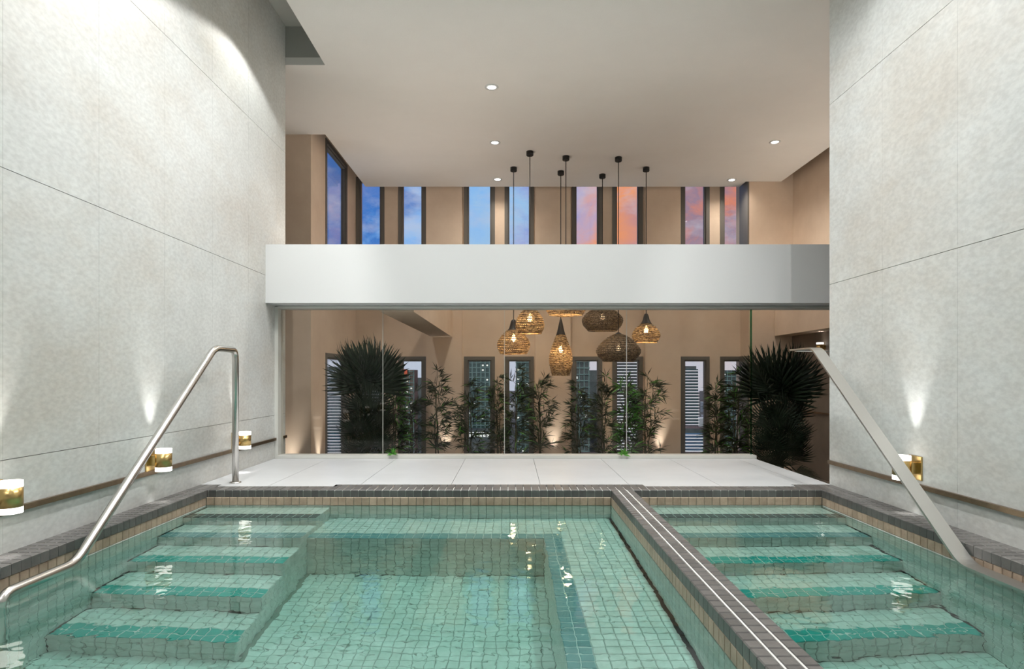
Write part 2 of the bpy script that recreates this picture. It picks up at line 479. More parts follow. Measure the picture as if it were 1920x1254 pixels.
struct('ceiling_roof', rf, 'tan_plaster', 'upper roof slab seen in the gap beyond the ceiling edge', 'ceiling')

# -- atrium walls
YBW = 18.9
COLS = [(668, 721), (747, 799), (870, 928), (946, 1001), (1072, 1129), (1148, 1205), (1276, 1330), (1350, 1401)]
WIN = [(X_at(a, YBW), X_at(b, YBW)) for a, b in COLS]
ZL0, ZL1, ZU0, ZU1 = -1.05, 2.04, 4.2, 7.52
bw = MB(); xs = [-4.75]
for a, b in WIN: xs += [a, b]
xs.append(7.02)
for i in range(0, len(xs), 2): bw.box(xs[i], xs[i+1], YBW, YBW+.35, -1.3, 8.6)
for a, b in WIN:
    for c, d in ((-1.3, ZL0), (ZL1, ZU0), (ZU1, 8.6)): bw.box(a, b, YBW, YBW+.35, c, d)
wb = struct('wall_back', bw, 'tan_plaster', 'far tan plaster wall pierced by slim tall windows', 'wall')
for a, b in ((800, 867), (1003, 1069), (1208, 1274)):
    MB().box(X_at(a, YBW), X_at(b, YBW), YBW-.14, YBW, -1.3, 8.6).build('pilaster', 'tan_plaster', wb)
br = MB().box(7.0, 8.29, 18.2, 19.25, -1.3, 8.6)
wr2 = struct('wall_back_right', br, 'tan_plaster', 'tan plaster wall block standing forward right of the far windows', 'wall')
MB().box(6.955, 7.0, 18.2, 18.86, ZL0, ZL1).build('dark_reveal', 'window_frame', wr2)
MB().box(6.955, 7.0, 18.2, 18.86, ZU0, ZU1).build('dark_reveal', 'window_frame', wr2)
mat('shaded_wall_brown', (.22, .18, .145), (.16, .13, .105), scale=1.5, detail=8, rough=.6)  # dark brown that puts the shade of the lower right wall into colour
wsr = struct('wall_side_right', MB().box(8.29, 8.6, 1.6, 18.9, -1.3, 8.6), 'tan_plaster', 'tan plaster side wall of the atrium on the right', 'wall')
sw = MB()
for a, b in ((14.64, 15.78), (17.85, YBW+.35)): sw.box(-4.84, -4.74, a, b, -1.3, 8.6)
for c, d in ((-1.3, ZL0), (ZL1, ZU0), (ZU1, 8.6)): sw.box(-4.84, -4.74, 15.78, 17.85, c, d)
struct('wall_side_left', sw, 'tan_plaster', 'tan plaster side wall of the atrium with a slim window on the left', 'wall')
struct('wall_front_left', MB().box(-9, -4.84, 14.64, 14.95, -1.3, 8.6), 'tan_plaster', 'tan plaster wall facing forward at the far left', 'wall')
lw = MB(); lw.box(-9.3, -9, 7.7, 14.95, -1.3, 8.6); lw.box(-9, WL-.35, 7.7, 8.0, -1.3, 8.6); lw.box(WR+.35, 8.6, 1.6, 1.9, -1.3, 8.6)
struct('wall_outer', lw, 'tan_plaster', 'tan plaster outer walls closing the atrium out of sight', 'wall')
af = MB(); af.box(-9, 8.3, 11.10, 19.2, -1.5, -1.3); af.box(WR+.35, 8.3, 1.7, 11.10, -1.5, -1.3); af.box(-9, WL-.35, 7.7, 11.10, -1.5, -1.3); af.box(WR, WR+.35, 8.31, 11.10, -1.5, -1.3)
struct('floor_atrium', af, 'atrium_floor', 'dark lower floor of the planted atrium', 'floor')
struct('beam_left', MB().box(-2.40, -1.78, 11.3, 18.89, 2.62, 3.4), 'tan_plaster', 'tan plaster beam running back above the left palm', 'beam')
struct('beam_right', MB().box(7.75, 8.289, 2.0, 18.19, 2.62, 3.6), 'tan_plaster', 'tan plaster gallery edge running back above the right palm', 'beam')

MB().box(8.262, 8.29, 1.9, 18.2, -1.3, 2.62).build('lower_shade_panel', 'shaded_wall_brown', wsr, 'dark brown stone cladding')  # panel added to darken the lower wall; its colour stands for shade
MB().box(8.23, 8.262, 1.9, 18.2, .43, .48).build('rail', 'bronze', wsr)
# -- white parapet
struct('wall_parapet', MB().box(WL, 8.28, 10.45, 11.28, 2.68, 3.67), 'white_paint', 'long white parapet spanning above the glass screen', 'wall')

# -- windows of the atrium
n_win = [0]
def window(box, axis, label):
    """frame, inner sash and pane of one slim window; axis x: faces the camera, y: in the side wall"""
    n_win[0] += 1
    a, b, c, d, p = box
    def bx(m, u0, u1, z0, z1, t0, t1):
        if axis == 'x': m.box(u0, u1, p+t0, p+t1, z0, z1)
        else: m.box(p-t1, p-t0, u0, u1, z0, z1)
    w = .105
    e0, e1 = (-.03, .16) if axis == 'x' else (-.02, .09)
    fr = MB()
    bx(fr, a, a+w, c, d, e0, e1); bx(fr, b-w, b, c, d, e0, e1)
    bx(fr, a+w, b-w, c, c+w, e0, e1); bx(fr, a+w, b-w, d-w, d, e0, e1)
    o = struct('window_%d' % n_win[0], fr, 'window_frame', label, 'window')
    sa = MB(); q = .045
    bx(sa, a+w, a+w+q, c+w, d-w, .02, .13); bx(sa, b-w-q, b-w, c+w, d-w, .02, .13)
    bx(sa, a+w+q, b-w-q, c+w, c+w+q, .02, .13); bx(sa, a+w+q, b-w-q, d-w-q, d-w, .02, .13)
    sa.build('sash', 'window_frame', o)
    pn = MB(); bx(pn, a+w+q, b-w-q, c+w+q, d-w-q, .07, .082); pn.build('pane', 'window_glass', o)
ORD = ['first', 'second', 'third', 'fourth', 'fifth', 'sixth', 'seventh', 'eighth']
for i, (a, b) in enumerate(WIN):
    window((a, b, ZU0, ZU1, YBW), 'x', 'slim upper window in the far wall, %s from the left above the parapet' % ORD[i])
    window((a, b, ZL0, ZL1, YBW), 'x', 'slim lower window in the far wall, %s from the left behind the plants' % ORD[i])
window((15.78, 17.85, ZU0, ZU1, -4.74), 'y', 'upper side window seen edge-on at the left above the parapet')
window((15.78, 17.85, ZL0, ZL1, -4.74), 'y', 'lower side window seen edge-on at the left beside the palm')

# -- deck
XJ = [-4.15, -3.2, -2.01, -.80, .387, 1.57, 2.76, 3.95, 4.27]
dk = MB(); dk.box(WL, WR, 8.26, 11.10, -1.3, -.032)
fd = struct('floor_deck', dk, 'deck_joint', 'pale grey slab deck between the pool and the glass screen', 'floor')
def front(x): return 8.26 if (x < -3.88 or -2.30 <= x < 1.75 or x >= 3.73) else 8.128
brk = [-3.88, -2.30, 1.75, 3.73]
for a, b in zip(XJ, XJ[1:]):
    a2, b2 = a+.003, b-.003
    pts = [a2] + [q for q in brk if a2 < q < b2] + [b2]
    poly = []
    for u, v in zip(pts, pts[1:]):
        y = front((u+v)/2); poly += [(u, y), (v, y)]
    poly += [(b2, 10.83), (a2, 10.83)]
    MB().prism(poly, -.032, 0).build('slab', 'deck_slab', fd)
struct('floor', MB().box(WL, WR, -5, YN, -.15, 0), 'deck_slab', 'pale grey slab floor behind the viewer', 'floor')
# substrate below the short deck strips
struct('floor_underlay', MB().box(WL, WR, 8.10, 8.258, -1.3, -.095), 'deck_joint', 'bedding below the back coping of the pool', 'floor')

# ================================================================== POOL
STEPS = [(-.30, 7.30), (-.655, 6.77), (-1.00, 6.235), (-1.34, 5.69), (-1.685, 5.165)]
def tread_z(y):
    for z, ya in STEPS:
        if y > ya: return z
    return ZF
def pool_struct(name, mb, m, label, cat='pool'): return struct(name, mb, m, label, cat)

# floors
pf = pool_struct('pool_floor', MB().box(XL-.2, D0+.1, YN-.3, YB+.3, -2.2, ZF-T), 'tile_grout', 'square tiled floor of the large spa pool', 'pool floor')
Tiles(pf).grid((XL, YN, ZF-T), (1,0,0), (0,1,0), .37-XL, 6.965-YN, 'pale_stone_tile', keep=lambda c: not (c.x < XS and c.y > 5.165)).finish()
pf2 = pool_struct('pool_floor', MB().box(D1-.1, XR+.2, YN-.3, YB+.3, -2.2, ZF-T), 'tile_grout', 'square tiled floor at the foot of the right steps', 'pool floor')
Tiles(pf2).grid((D1, YN, ZF-T), (1,0,0), (0,1,0), XR-D1, 5.165-YN, 'pale_stone_tile').finish()

# walls of the pool
NB = -.092
pw = pool_struct('pool_wall_left', MB().box(WL-.02, XL-T, YN-.2, YB+.24, -2.1, -.02), 'tile_grout', 'travertine tiled side wall of the pool under the left coping', 'pool wall')
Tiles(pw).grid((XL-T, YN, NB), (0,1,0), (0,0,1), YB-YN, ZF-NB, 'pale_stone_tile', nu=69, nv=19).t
ts = Tiles(pw)
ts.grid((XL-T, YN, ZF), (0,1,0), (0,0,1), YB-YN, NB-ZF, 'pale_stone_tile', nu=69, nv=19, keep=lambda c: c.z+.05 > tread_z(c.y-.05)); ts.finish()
pw = pool_struct('pool_wall_right', MB().box(XR+T, WR+.02, YN-.2, YB+.24, -2.1, -.02), 'tile_grout', 'travertine tiled side wall of the pool under the right coping', 'pool wall')
ts = Tiles(pw)
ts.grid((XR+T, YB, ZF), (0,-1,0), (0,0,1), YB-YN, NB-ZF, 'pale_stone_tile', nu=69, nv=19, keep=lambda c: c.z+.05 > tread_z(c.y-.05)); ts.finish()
pw = pool_struct('pool_wall_back', MB().box(XL-.01, XR+.01, YB+T, 8.09, -2.1, -.02), 'tile_grout', 'travertine tiled end wall of the pool under the far coping', 'pool wall')
ts = Tiles(pw)
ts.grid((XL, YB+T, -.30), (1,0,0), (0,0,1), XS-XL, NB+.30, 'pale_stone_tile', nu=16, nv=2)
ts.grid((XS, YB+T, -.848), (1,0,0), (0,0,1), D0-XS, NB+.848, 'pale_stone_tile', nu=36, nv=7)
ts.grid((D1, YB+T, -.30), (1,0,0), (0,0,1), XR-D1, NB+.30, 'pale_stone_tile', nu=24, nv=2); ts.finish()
pw = pool_struct('pool_wall_near', MB().box(XL-.01, XR+.01, YN-.25, YN-T, -2.1, -.16), 'tile_grout', 'travertine tiled end wall of the pool nearest the viewer', 'pool wall')
ts = Tiles(pw); ts.grid((XR, YN-T, ZF), (-1,0,0), (0,0,1), XR-XL, -.17-ZF, 'pale_stone_tile'); ts.finish()
pd = pool_struct('pool_divider', MB().box(D0+T, D1-T, YN, YB+T, -2.1, -.02), 'dark_grout', 'long slate topped wall dividing the two pools', 'pool divider')
ts = Tiles(pd)
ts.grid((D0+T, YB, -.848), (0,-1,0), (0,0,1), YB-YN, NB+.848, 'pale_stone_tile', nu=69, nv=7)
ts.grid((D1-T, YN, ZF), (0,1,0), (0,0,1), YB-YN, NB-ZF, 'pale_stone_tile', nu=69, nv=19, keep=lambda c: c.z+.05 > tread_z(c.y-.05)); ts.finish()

# steps
def steps(x0, x1, side, where):
    prev = YB
    for i, (z, ya) in enumerate(STEPS):
        s = pool_struct('pool_step', MB().box(x0, x1 - (T if side else 0), ya+T, prev+T, -2.1, z-T), 'tile_grout' if i else 'tile_grout',
                        '%s tiled step of the %s, counted down from the deck' % (ORD[i], where), 'step')
        lo = STEPS[i+1][0] if i < 4 else ZF
        nu = round((x1-x0)/.1)
        nose = 'slate_tile' if i == 0 else ('blue_grey_tinted_tile' if i == 1 else 'teal_tinted_tile')  # one nosing tile; its colour shifts with depth to paint the water tint
        MB().box(x0, x1-.002, ya+.004, ya+.2, z-T, z-.004).build('grout_bed', 'pale_grout', s)
        ts = Tiles(s)
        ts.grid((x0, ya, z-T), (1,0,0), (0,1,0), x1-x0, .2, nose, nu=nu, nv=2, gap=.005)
        ts.grid((x0, ya+.2, z-T), (1,0,0), (0,1,0), x1-x0, prev-ya-.2, 'pale_stone_tile', nu=nu, nv=3)
        ts.grid((x0, ya+T, lo), (1,0,0), (0,0,1), x1-x0, z-T-lo, 'pale_stone_tile', nu=nu, nv=3)
        jm = MB()
        if side: jm.box(x0, x0+.022, ya, prev, z-T, z+.003)
        else: jm.box(x1-.022, x1, ya, prev, z-T, z+.003)
        jm.build('dark_edge_strip', 'dark_grout', s)  # flat dark strip along the tread edge at the wall
        if side:
            ts.grid((x1-T, ya, ZF), (0,1,0), (0,0,1), prev-ya, z-T-ZF, 'pale_stone_tile', nu=5)
        ts.finish()
        prev = ya
steps(XL, XS, True, 'left stair beside the round steel rail')
steps(D1, XR, False, 'right stair beside the flat steel rail')

# bench
BZ, BY, BX = -.848, 6.965, .37
pb = pool_struct('pool_bench', MB().box(XS, D0+.01, BY+T, YB+T, -2.1, BZ-T), 'tile_grout', 'submerged tiled bench along the far end wall of the spa pool', 'bench')
MB().box(XS, BX+.2, BY+.004, BY+.2, BZ-T, BZ-.004).build('grout_bed', 'pale_grout', pb)
ts = Tiles(pb)
ts.grid((XS, BY, BZ-T), (1,0,0), (0,1,0), BX+.2-XS, .2, 'blue_grey_tinted_tile', nu=29, nv=2, gap=.005)  # bench edge colour has the water tint painted in
ts.grid((XS, BY+.2, BZ-T), (1,0,0), (0,1,0), D0-XS, YB-BY-.2, 'pale_stone_tile', nu=36, nv=7)
ts.grid((BX+.2, BY, BZ-T), (1,0,0), (0,1,0), D0-BX-.2, .2, 'pale_stone_tile', nu=7, nv=2)
ts.grid((XS, BY+T, ZF), (1,0,0), (0,0,1), BX-XS, BZ-T-ZF, 'pale_stone_tile', nu=27, nv=11); ts.finish()
pb = pool_struct('pool_bench', MB().box(BX+T, D0+.01, YN, BY+T, -2.1, BZ-T), 'tile_grout', 'submerged tiled bench along the slate topped divider', 'bench')
MB().box(BX+.004, BX+.2, YN, BY, BZ-T, BZ-.004).build('grout_bed', 'pale_grout', pb)
ts = Tiles(pb)
ts.grid((BX, YN, BZ-T), (1,0,0), (0,1,0), .2, BY-YN, 'blue_grey_tinted_tile', nu=2, nv=60, gap=.005)
ts.grid((BX+.2, YN, BZ-T), (1,0,0), (0,1,0), D0-BX-.2, BY-YN, 'pale_stone_tile', nu=7, nv=60)
MB().box(D0-.035, D0, YN, YB-.02, BZ-T, BZ+.004).build('dark_edge_strip', 'dark_grout', pb)  # flat dark strip along the foot of the divider
ts.grid((BX+T, BY, ZF), (0,-1,0), (0,0,1), BY-YN, BZ-T-ZF, 'pale_stone_tile', nu=60, nv=11); ts.finish()

# copings: each tile is its own block
def coping(name, label, rows, bed, bedmat):
    mb = MB()
    for b in bed: mb.box(*b)
    s = pool_struct(name, mb, bedmat, label, 'coping')
    org = Vector(s['_o']); cache = {}
    for (x, y, w, d, h) in rows:
        k = (round(w,4), round(d,4), round(h,4))
        if k not in cache: cache[k] = MB().box(-w/2, w/2, -d/2, d/2, -h, 0, .007).mesh('tile', 'slate_tile')
        o = bpy.data.objects.new('tile', cache[k]); C.objects.link(o); o.parent = s
        o.location = (Vector((x, y, 0)) - org) * K
    return s
g = .006
rows = []
Y0, Y1 = 3.0, 7.865
def side_rows(x_in, sgn, width):
    r = []; p = width/3; n = round((Y1-Y0)/.1); q = (Y1-Y0)/n
    for k in range(n):
        y = Y0 + (k+.5)*q
        for j in range(3):
            r.append((x_in + sgn*(j+.5)*p, y, p-g, q-g, .092 if j == 0 else .02))
    return r
def long_rows(x_in, sgn, width):      # the stretch nearer than the frame shows
    r = []; p = width/3; n = 20; q = (Y0-YN)/n
    for k in range(n):
        for j in range(3): r.append((x_in + sgn*(j+.5)*p, YN+(k+.5)*q, p-g, q-g, .092 if j == 0 else .02))
    return r
coping('coping_left', 'slate tile coping along the left edge of the pool',
       side_rows(-3.865, -1, .285) + long_rows(-3.865, -1, .285), [(-4.15, -3.872, YN, Y1, -.09, -.008)], 'white_grout')
coping('coping_right', 'slate tile coping along the right edge of the pool',
       side_rows(3.945, 1, .325) + long_rows(3.945, 1, .325), [(3.952, 4.27, YN, Y1, -.09, -.008)], 'white_grout')
rows = []
xs0 = -4.15
nb = 84; q = (4.27+4.15)/nb
for k in range(nb):
    x = xs0 + (k+.5)*q
    d = front(x) - Y1
    rows.append((x, Y1 + d/2 + .001, q-g, d-g, .092))
coping('coping_back', 'slate tile coping along the far edge of the pool', rows,
       [(-4.15, 4.27, Y1+.008, 8.124, -.091, -.008)], 'white_grout')
rows = []
n = round((Y1-Y0)/.1); q = (Y1-Y0)/n
for k in range(n):
    y = Y0 + (k+.5)*q
    for (a, b, h) in ((D0, 1.352, .092), (1.369, 1.457, .02), (1.473, D1, .092)): rows.append(((a+b)/2, y, b-a, q-g, h))
for k in range(20):
    q2 = (Y0-YN)/20
    for (a, b, h) in ((D0, 1.352, .092), (1.369, 1.457, .02), (1.473, D1, .092)): rows.append(((a+b)/2, YN+(k+.5)*q2, b-a, q2-g, h))
dc = coping('coping_divider', 'slate tile coping with two white joints on the divider', rows, [(D0+.008, D1-.008, YN, Y1, -.09, -.012)], 'dark_grout')
for x in (1.3605, 1.465):
    MB().box(x-.006, x+.006, YN, Y1, -.012, -.001).build('white_joint', 'white_grout', dc)

# water: one closed body per pool
def water(name, x0, x1, y0, label):
    m = MB(); y1 = YB+.006; nx, ny = 20, 24
    m.box(x0, x1, y0, y1, -2.15, ZW)
    m.f.pop(1)                                    # the box keeps its sides and bottom; the surface is its own smooth sheet
    vs = [(x0+(x1-x0)*i/nx, y0+(y1-y0)*j/ny, ZW) for j in range(ny+1) for i in range(nx+1)]
    m.add(vs, [(j*(nx+1)+i, j*(nx+1)+i+1, (j+1)*(nx+1)+i+1, (j+1)*(nx+1)+i) for j in range(ny) for i in range(nx)], True)
    m.build(name, 'pool_water', None, label, 'water', None, 'structure')
water('water', XL-.006, D0+.006, YN-.006, 'clear green water filling the large spa pool')
water('water', D1-.006, XR+.006, YN-.006, 'clear green water covering the right stair')

# ================================================================== GLASS SCREEN
YG = 11.0
gf = MB()
gf.box(WL, -4.09, 10.85, 11.1, 0, 2.66)
gs = thing('glass_screen', (0, YG, 0), 'frameless glass screen with slim grey channels across the back of the deck', 'glass screen')
gf.build('jamb', 'frame_grey', gs)
MB().box(-4.09, 4.30, 10.84, 11.1, 0, .055).build('sill', 'frame_grey', gs)
MB().box(-4.09, 8.27, 10.84, 11.1, 2.63, 2.672).build('head', 'frame_grey', gs)
XG = [-4.09, -2.28, -.12, 2.05, 4.25]
for a, b in zip(XG, XG[1:]):
    pn = MB().box(a+.004, b-.004, YG-.012, YG+.012, .055, 2.63).build('pane', 'clear_glass', gs)
for x in XG[1:-1]:
    MB().box(x-.004, x+.004, YG-.012, YG+.012, .055, 2.63).build('silicone_joint', 'frame_grey', gs)
MB().box(4.25, 4.275, YG-.014, YG+.014, .055, 2.63).build('polished_edge', 'glass_edge', gs, 'green polished end of the glass')

# ================================================================== LIGHT FITTINGS
def downlight(x, y, z, label, energy, group, color=(1,.96,.9), angle=150, tgt=None, caustic=False):
    t = thing('downlight', (x, y, z), label, 'downlight', group)
    MB().lathe([(.135, 0), (.135, -.012), (.085, -.012), (.085, 0)], (x, y, z), 28, cap=False).build('trim_ring', 'white_paint', t)
    MB().lathe([(.084, 0), (.084, -.006)], (x, y, z), 24).build('lens', 'lamp_lens', t)
    lo = lamp('lamp', 'SPOT', (x, y, z-.03), energy, t, color, tgt or (x, y, z-2), .035, angle, 1.0)
    lo.data.cycles.is_caustics_light = caustic
for (px, py, lab) in ((922, 163, 'round ceiling downlight nearest the viewer left of the pendant cords'), (928, 267, 'round ceiling downlight in the middle of the row left of the pendant cords'),
                      (933, 336, 'round ceiling downlight by the far wall left of the pendant cords'), (1453, 266, 'round ceiling downlight nearer the viewer at the right of the ceiling'),
                      (1372, 337, 'round ceiling downlight by the far wall at the right of the ceiling')):
    Y = F*(ZC-EYE)/(CY-py)
    downlight(X_at(px, Y), Y, ZC, lab, ATRIUM_DOWN*(.42 if py > 300 else 1), 'recessed ceiling downlights', (1, .90, .78))
for i, y in enumerate((8.7, 6.7, 4.8, -.5)):
    for j, x in enumerate((-1.9, 1.9)):
        downlight(x, y, ZC, 'round ceiling downlight above the pool out of view, row %s %s' % (ORD[i], ('left', 'right')[j]), POOL_DOWN*(.8, 1.1, .9, .35)[i], 'recessed ceiling downlights', (1, .995, .98), caustic=i < 3)
# wall washers in the two ceiling slots
def washer(x, y, side, label):
    z = 7.40
    t = thing('wall_washer', (x, y, 7.87), label, 'spotlight', 'slot spotlights')
    MB().cyl((x, y, 7.87), (x, y, z+.18), .012, 8).build('stem', 'white_paint', t)
    MB().lathe([(.05, .18), (.05, .05), (.045, .04)], (x, y, z), 20).build('body', 'white_paint', t)
    MB().lathe([(.042, .039), (.042, .035)], (x, y, z), 20).build('lens', 'uplight_lens', t)
    lamp('lamp', 'SPOT', (x, y, z), WASH, t, (1, 1, .985), (x - side*.84, y, z-1.0), .012, 150, .10)
for i, y in enumerate((9.25, 6.0, 2.7, -.6)):
    washer(-3.49, y, -1, 'small spotlight in the left ceiling slot, %s from the far end' % ORD[i])
for i, y in enumerate((8.15, 5.2, 2.2, -.8)):
    washer(3.62, y, 1, 'small spotlight in the right ceiling slot, %s from the far end' % ORD[i])
# hidden light line on top of the parapet
ls = thing('led_strip', (0, 11.2, 3.67), 'slim light strip lying on top of the white parapet', 'light strip')
MB().box(-4.0, 8.2, 11.17, 11.23, 3.67, 3.70).build('channel', 'white_paint', ls)
MB().box(-3.98, 8.18, 11.18, 11.22, 3.70, 3.704).build('diffuser', 'uplight_lens', ls)
def strip_lamp(parent, loc, lx, ly, energy):
    la = bpy.data.lights.new('lamp', 'AREA'); la.shape = 'RECTANGLE'; la.size = lx*K; la.size_y = ly*K; la.energy = energy; la.color = (1, .93, .84)
    o = bpy.data.objects.new('lamp', la); C.objects.link(o); o.parent = parent
    o.location = (Vector(loc) - Vector(parent['_o']))*K; o.rotation_euler = (math.pi, 0, 0)
strip_lamp(ls, (2.1, 11.2, 3.71), 12.0, .04, STRIP)
for x, z, lab in ((-2.1, 3.4, 'unseen light strip added on top of the left plaster beam'), (8.0, 3.6, 'unseen light strip added on top of the right gallery edge')):
    l2 = thing('led_strip', (x, 15, z), lab, 'light strip')  # strips added out of sight to brighten the rear ceiling
    MB().box(x-.03, x+.03, 12.2, 18.1, z, z+.03).build('channel', 'white_paint', l2)
    MB().box(x-.02, x+.02, 12.22, 18.08, z+.03, z+.034).build('diffuser', 'uplight_lens', l2)
    strip_lamp(l2, (x, 15.15, z+.04), .04, 5.8, STRIP*1.1)
# sconces
def sconce(x, y, z, side, label, e=SCONCE, scale=1.0, col=(1,.985,.96)):
    """side: -1 on the left wall (light stands off towards +x)"""
    xf = WL if side < 0 else WR
    if abs(x) > 6: xf = x
    d = -side
    t = thing('wall_sconce', (xf, y, z), label, 'wall sconce', 'brass wall sconces')
    cx = xf + d*.155; r = .088
    a, b = sorted((xf, xf + d*.018))
    MB().box(a, b, y-.10, y+.10, z-.125, z+.125, .004).build('back_plate', 'brass', t)
    a, b = sorted((xf + d*.018, cx))
    MB().box(a, b, y-.045, y+.045, z-.06, z+.06, .004).build('arm', 'brass', t)
    MB().lathe([(r, -.078), (r, .078)], (cx, y, z), 32).build('body', 'brass', t)
    for s, nm in ((1, 'top_glass'), (-1, 'bottom_glass')):
        lo, hi = sorted((s*.078, s*.128))
        MB().lathe([(r*.99, lo), (r*.99, hi)], (cx, y, z), 32).build(nm, 'sconce_glass', t)
        lamp('lamp', 'SPOT', (cx, y, z+s*.15), e*(1 if s > 0 else .3), t, col, (cx - d*.14, y, z+s*1.2), .014, 46, 1.0)
for y, lab in ((4.93, 'brass wall sconce nearest the viewer, cut by the left picture edge'), (7.11, 'brass wall sconce behind the sloping round rail on the left wall'),
               (9.28, 'brass wall sconce behind the upright post on the left wall'), (2.75, 'brass wall sconce beside the near pool on the left wall, out of view')):
    sconce(0, y, .485, -1, lab)
for y, lab in ((6.52, 'brass wall sconce behind the flat steel rail on the right wall'), (4.36, 'brass wall sconce just outside the picture on the right wall')):
    sconce(0, y, .485, 1, lab)
sconce(8.29, 16.3, 2.2, 1, 'small wall sconce high on the atrium side wall above the flat rail', 2.0)
# atrium uplights
def uplight(x, y, label, zf=-1.3, e=UPLIGHT, tilt=(0, .05)):
    t = thing('uplight', (x, y, zf), label, 'uplight', 'floor uplights along the tan walls')
    MB().lathe([(.085, 0), (.085, .2), (.07, .21)], (x, y, zf), 20).build('body', 'black_metal', t)
    MB().lathe([(.066, .211), (.066, .216)], (x, y, zf), 20).build('lens', 'uplight_lens', t)
    lamp('lamp', 'SPOT', (x, y, zf+.25), e, t, (1, .94, .86), (x+tilt[0], y+tilt[1], zf+1.25), .02, 46, .9)
for px, y, lab in ((835, 18.6, 'floor uplight against the far wall left of the third window'), (1039, 18.6, 'floor uplight against the far wall below the long pendant'),
                   (1238, 18.6, 'floor uplight against the far wall right of the sixth window')):
    uplight(X_at(px, y), y, lab)
uplight(-5.2, 14.42, 'floor uplight against the forward wall at the far left')
uplight(-4.55, 15.2, 'floor uplight against the left atrium side wall', tilt=(-.05, 0))

# ================================================================== HANDRAILS
def smooth_path(pts, r=.12, n=6):
    P = [Vector(p) for p in pts]; out = [P[0]]
    for i in range(1, len(P)-1):
        a = (P[i-1]-P[i]); b = (P[i+1]-P[i])
        ra = min(r, a.length*.45, b.length*.45)
        s, e = P[i]+a.normalized()*ra, P[i]+b.normalized()*ra
        for k in range(n+1):
            t = k/n; out.append(s*(1-t)**2 + P[i]*2*t*(1-t) + e*t*t)
    out.append(P[-1]); return out
hr = thing('handrail', (-3.74, 8.39, 0), 'round polished steel handrail sloping down the left steps', 'handrail')
MB().tube(smooth_path([(-3.74, 8.39, 0), (-3.74, 8.39, 1.80), (-3.74, 7.80, 1.80), (-3.74, 5.31, -.16), (-3.74, 4.52, -.16), (-3.74, 4.52, ZF)]), .043, 18).build('tube', 'brushed_steel', hr)
MB().lathe([(.075, 0), (.075, .012), (.05, .02)], (-3.74, 8.39, 0), 24).build('base_flange', 'brushed_steel', hr)
hf = thing('handrail', (3.86, 8.36, 1.80), 'flat satin steel handrail sloping down the right steps', 'handrail')
MB().tube(smooth_path([(3.86, 8.42, 1.80), (3.86, 7.82, 1.80), (3.86, 5.24, -.15), (3.86, 4.45, -.15), (3.86, 3.2, -.15)], .10), 0, flat=(.145, .022)).build('bar', 'satin_steel', hf)
MB().box(3.86, 4.63, 8.38, 8.42, 1.775, 1.789).build('wall_arm', 'satin_steel', hf)
MB().box(3.91, 3.951, 3.3, 3.4, -.22, -.155).build('pool_bracket', 'satin_steel', hf)
MB().box(3.91, 3.951, 4.7, 4.78, -.22, -.155).build('pool_bracket', 'satin_steel', hf)

# ================================================================== PENDANTS
def weave(mb, prof, c, n_str, twist, w, wob=0.0):
    """criss-cross strands and rings over a profile of revolution [(r, z)...]"""
    m = len(prof)
    def pt(i, a): r, z = prof[i]; return Vector((c[0]+r*math.cos(a), c[1]+r*math.sin(a), c[2]+z))
    for sgn in (1, -1):
        for k in range(n_str):
            a0 = 2*math.pi*k/n_str
            vs = []
            for i in range(m):
                a = a0 + sgn*twist*i/(m-1)
                r = max(prof[i][0], .02); da = w/r/2
                vs += [pt(i, a-da), pt(i, a+da)]
            mb.add(vs, [(2*i, 2*i+1, 2*i+3, 2*i+2) for i in range(m-1)])
    for i in range(m):
        r, z = prof[i]; N = 40; vs = []
        for k in range(N):
            a = 2*math.pi*k/N
            dz = wob*math.sin(3*a+i*1.7)
            for q in (-1, 1): vs.append((c[0]+(r+.004)*math.cos(a), c[1]+(r+.004)*math.sin(a), c[2]+z+dz+q*w*.55))
        mb.add(vs, [(2*k, 2*((k+1)%N), 2*((k+1)%N)+1, 2*k+1) for k in range(N)])
def interp(prof, m):
    """prof: (half width px, y px) list top to bottom -> m samples by Catmull-Rom"""
    out = []
    n = len(prof)-1
    for k in range(m):
        t = k/(m-1)*n; i = min(int(t), n-1); u = t-i
        p0, p1, p2, p3 = prof[max(i-1,0)], prof[i], prof[i+1], prof[min(i+2,n)]
        out.append(tuple(.5*((2*p1[q]) + (-p0[q]+p2[q])*u + (2*p0[q]-5*p1[q]+4*p2[q]-p3[q])*u*u + (-p0[q]+3*p1[q]-3*p2[q]+p3[q])*u**3) for q in (0,1)))
    return out
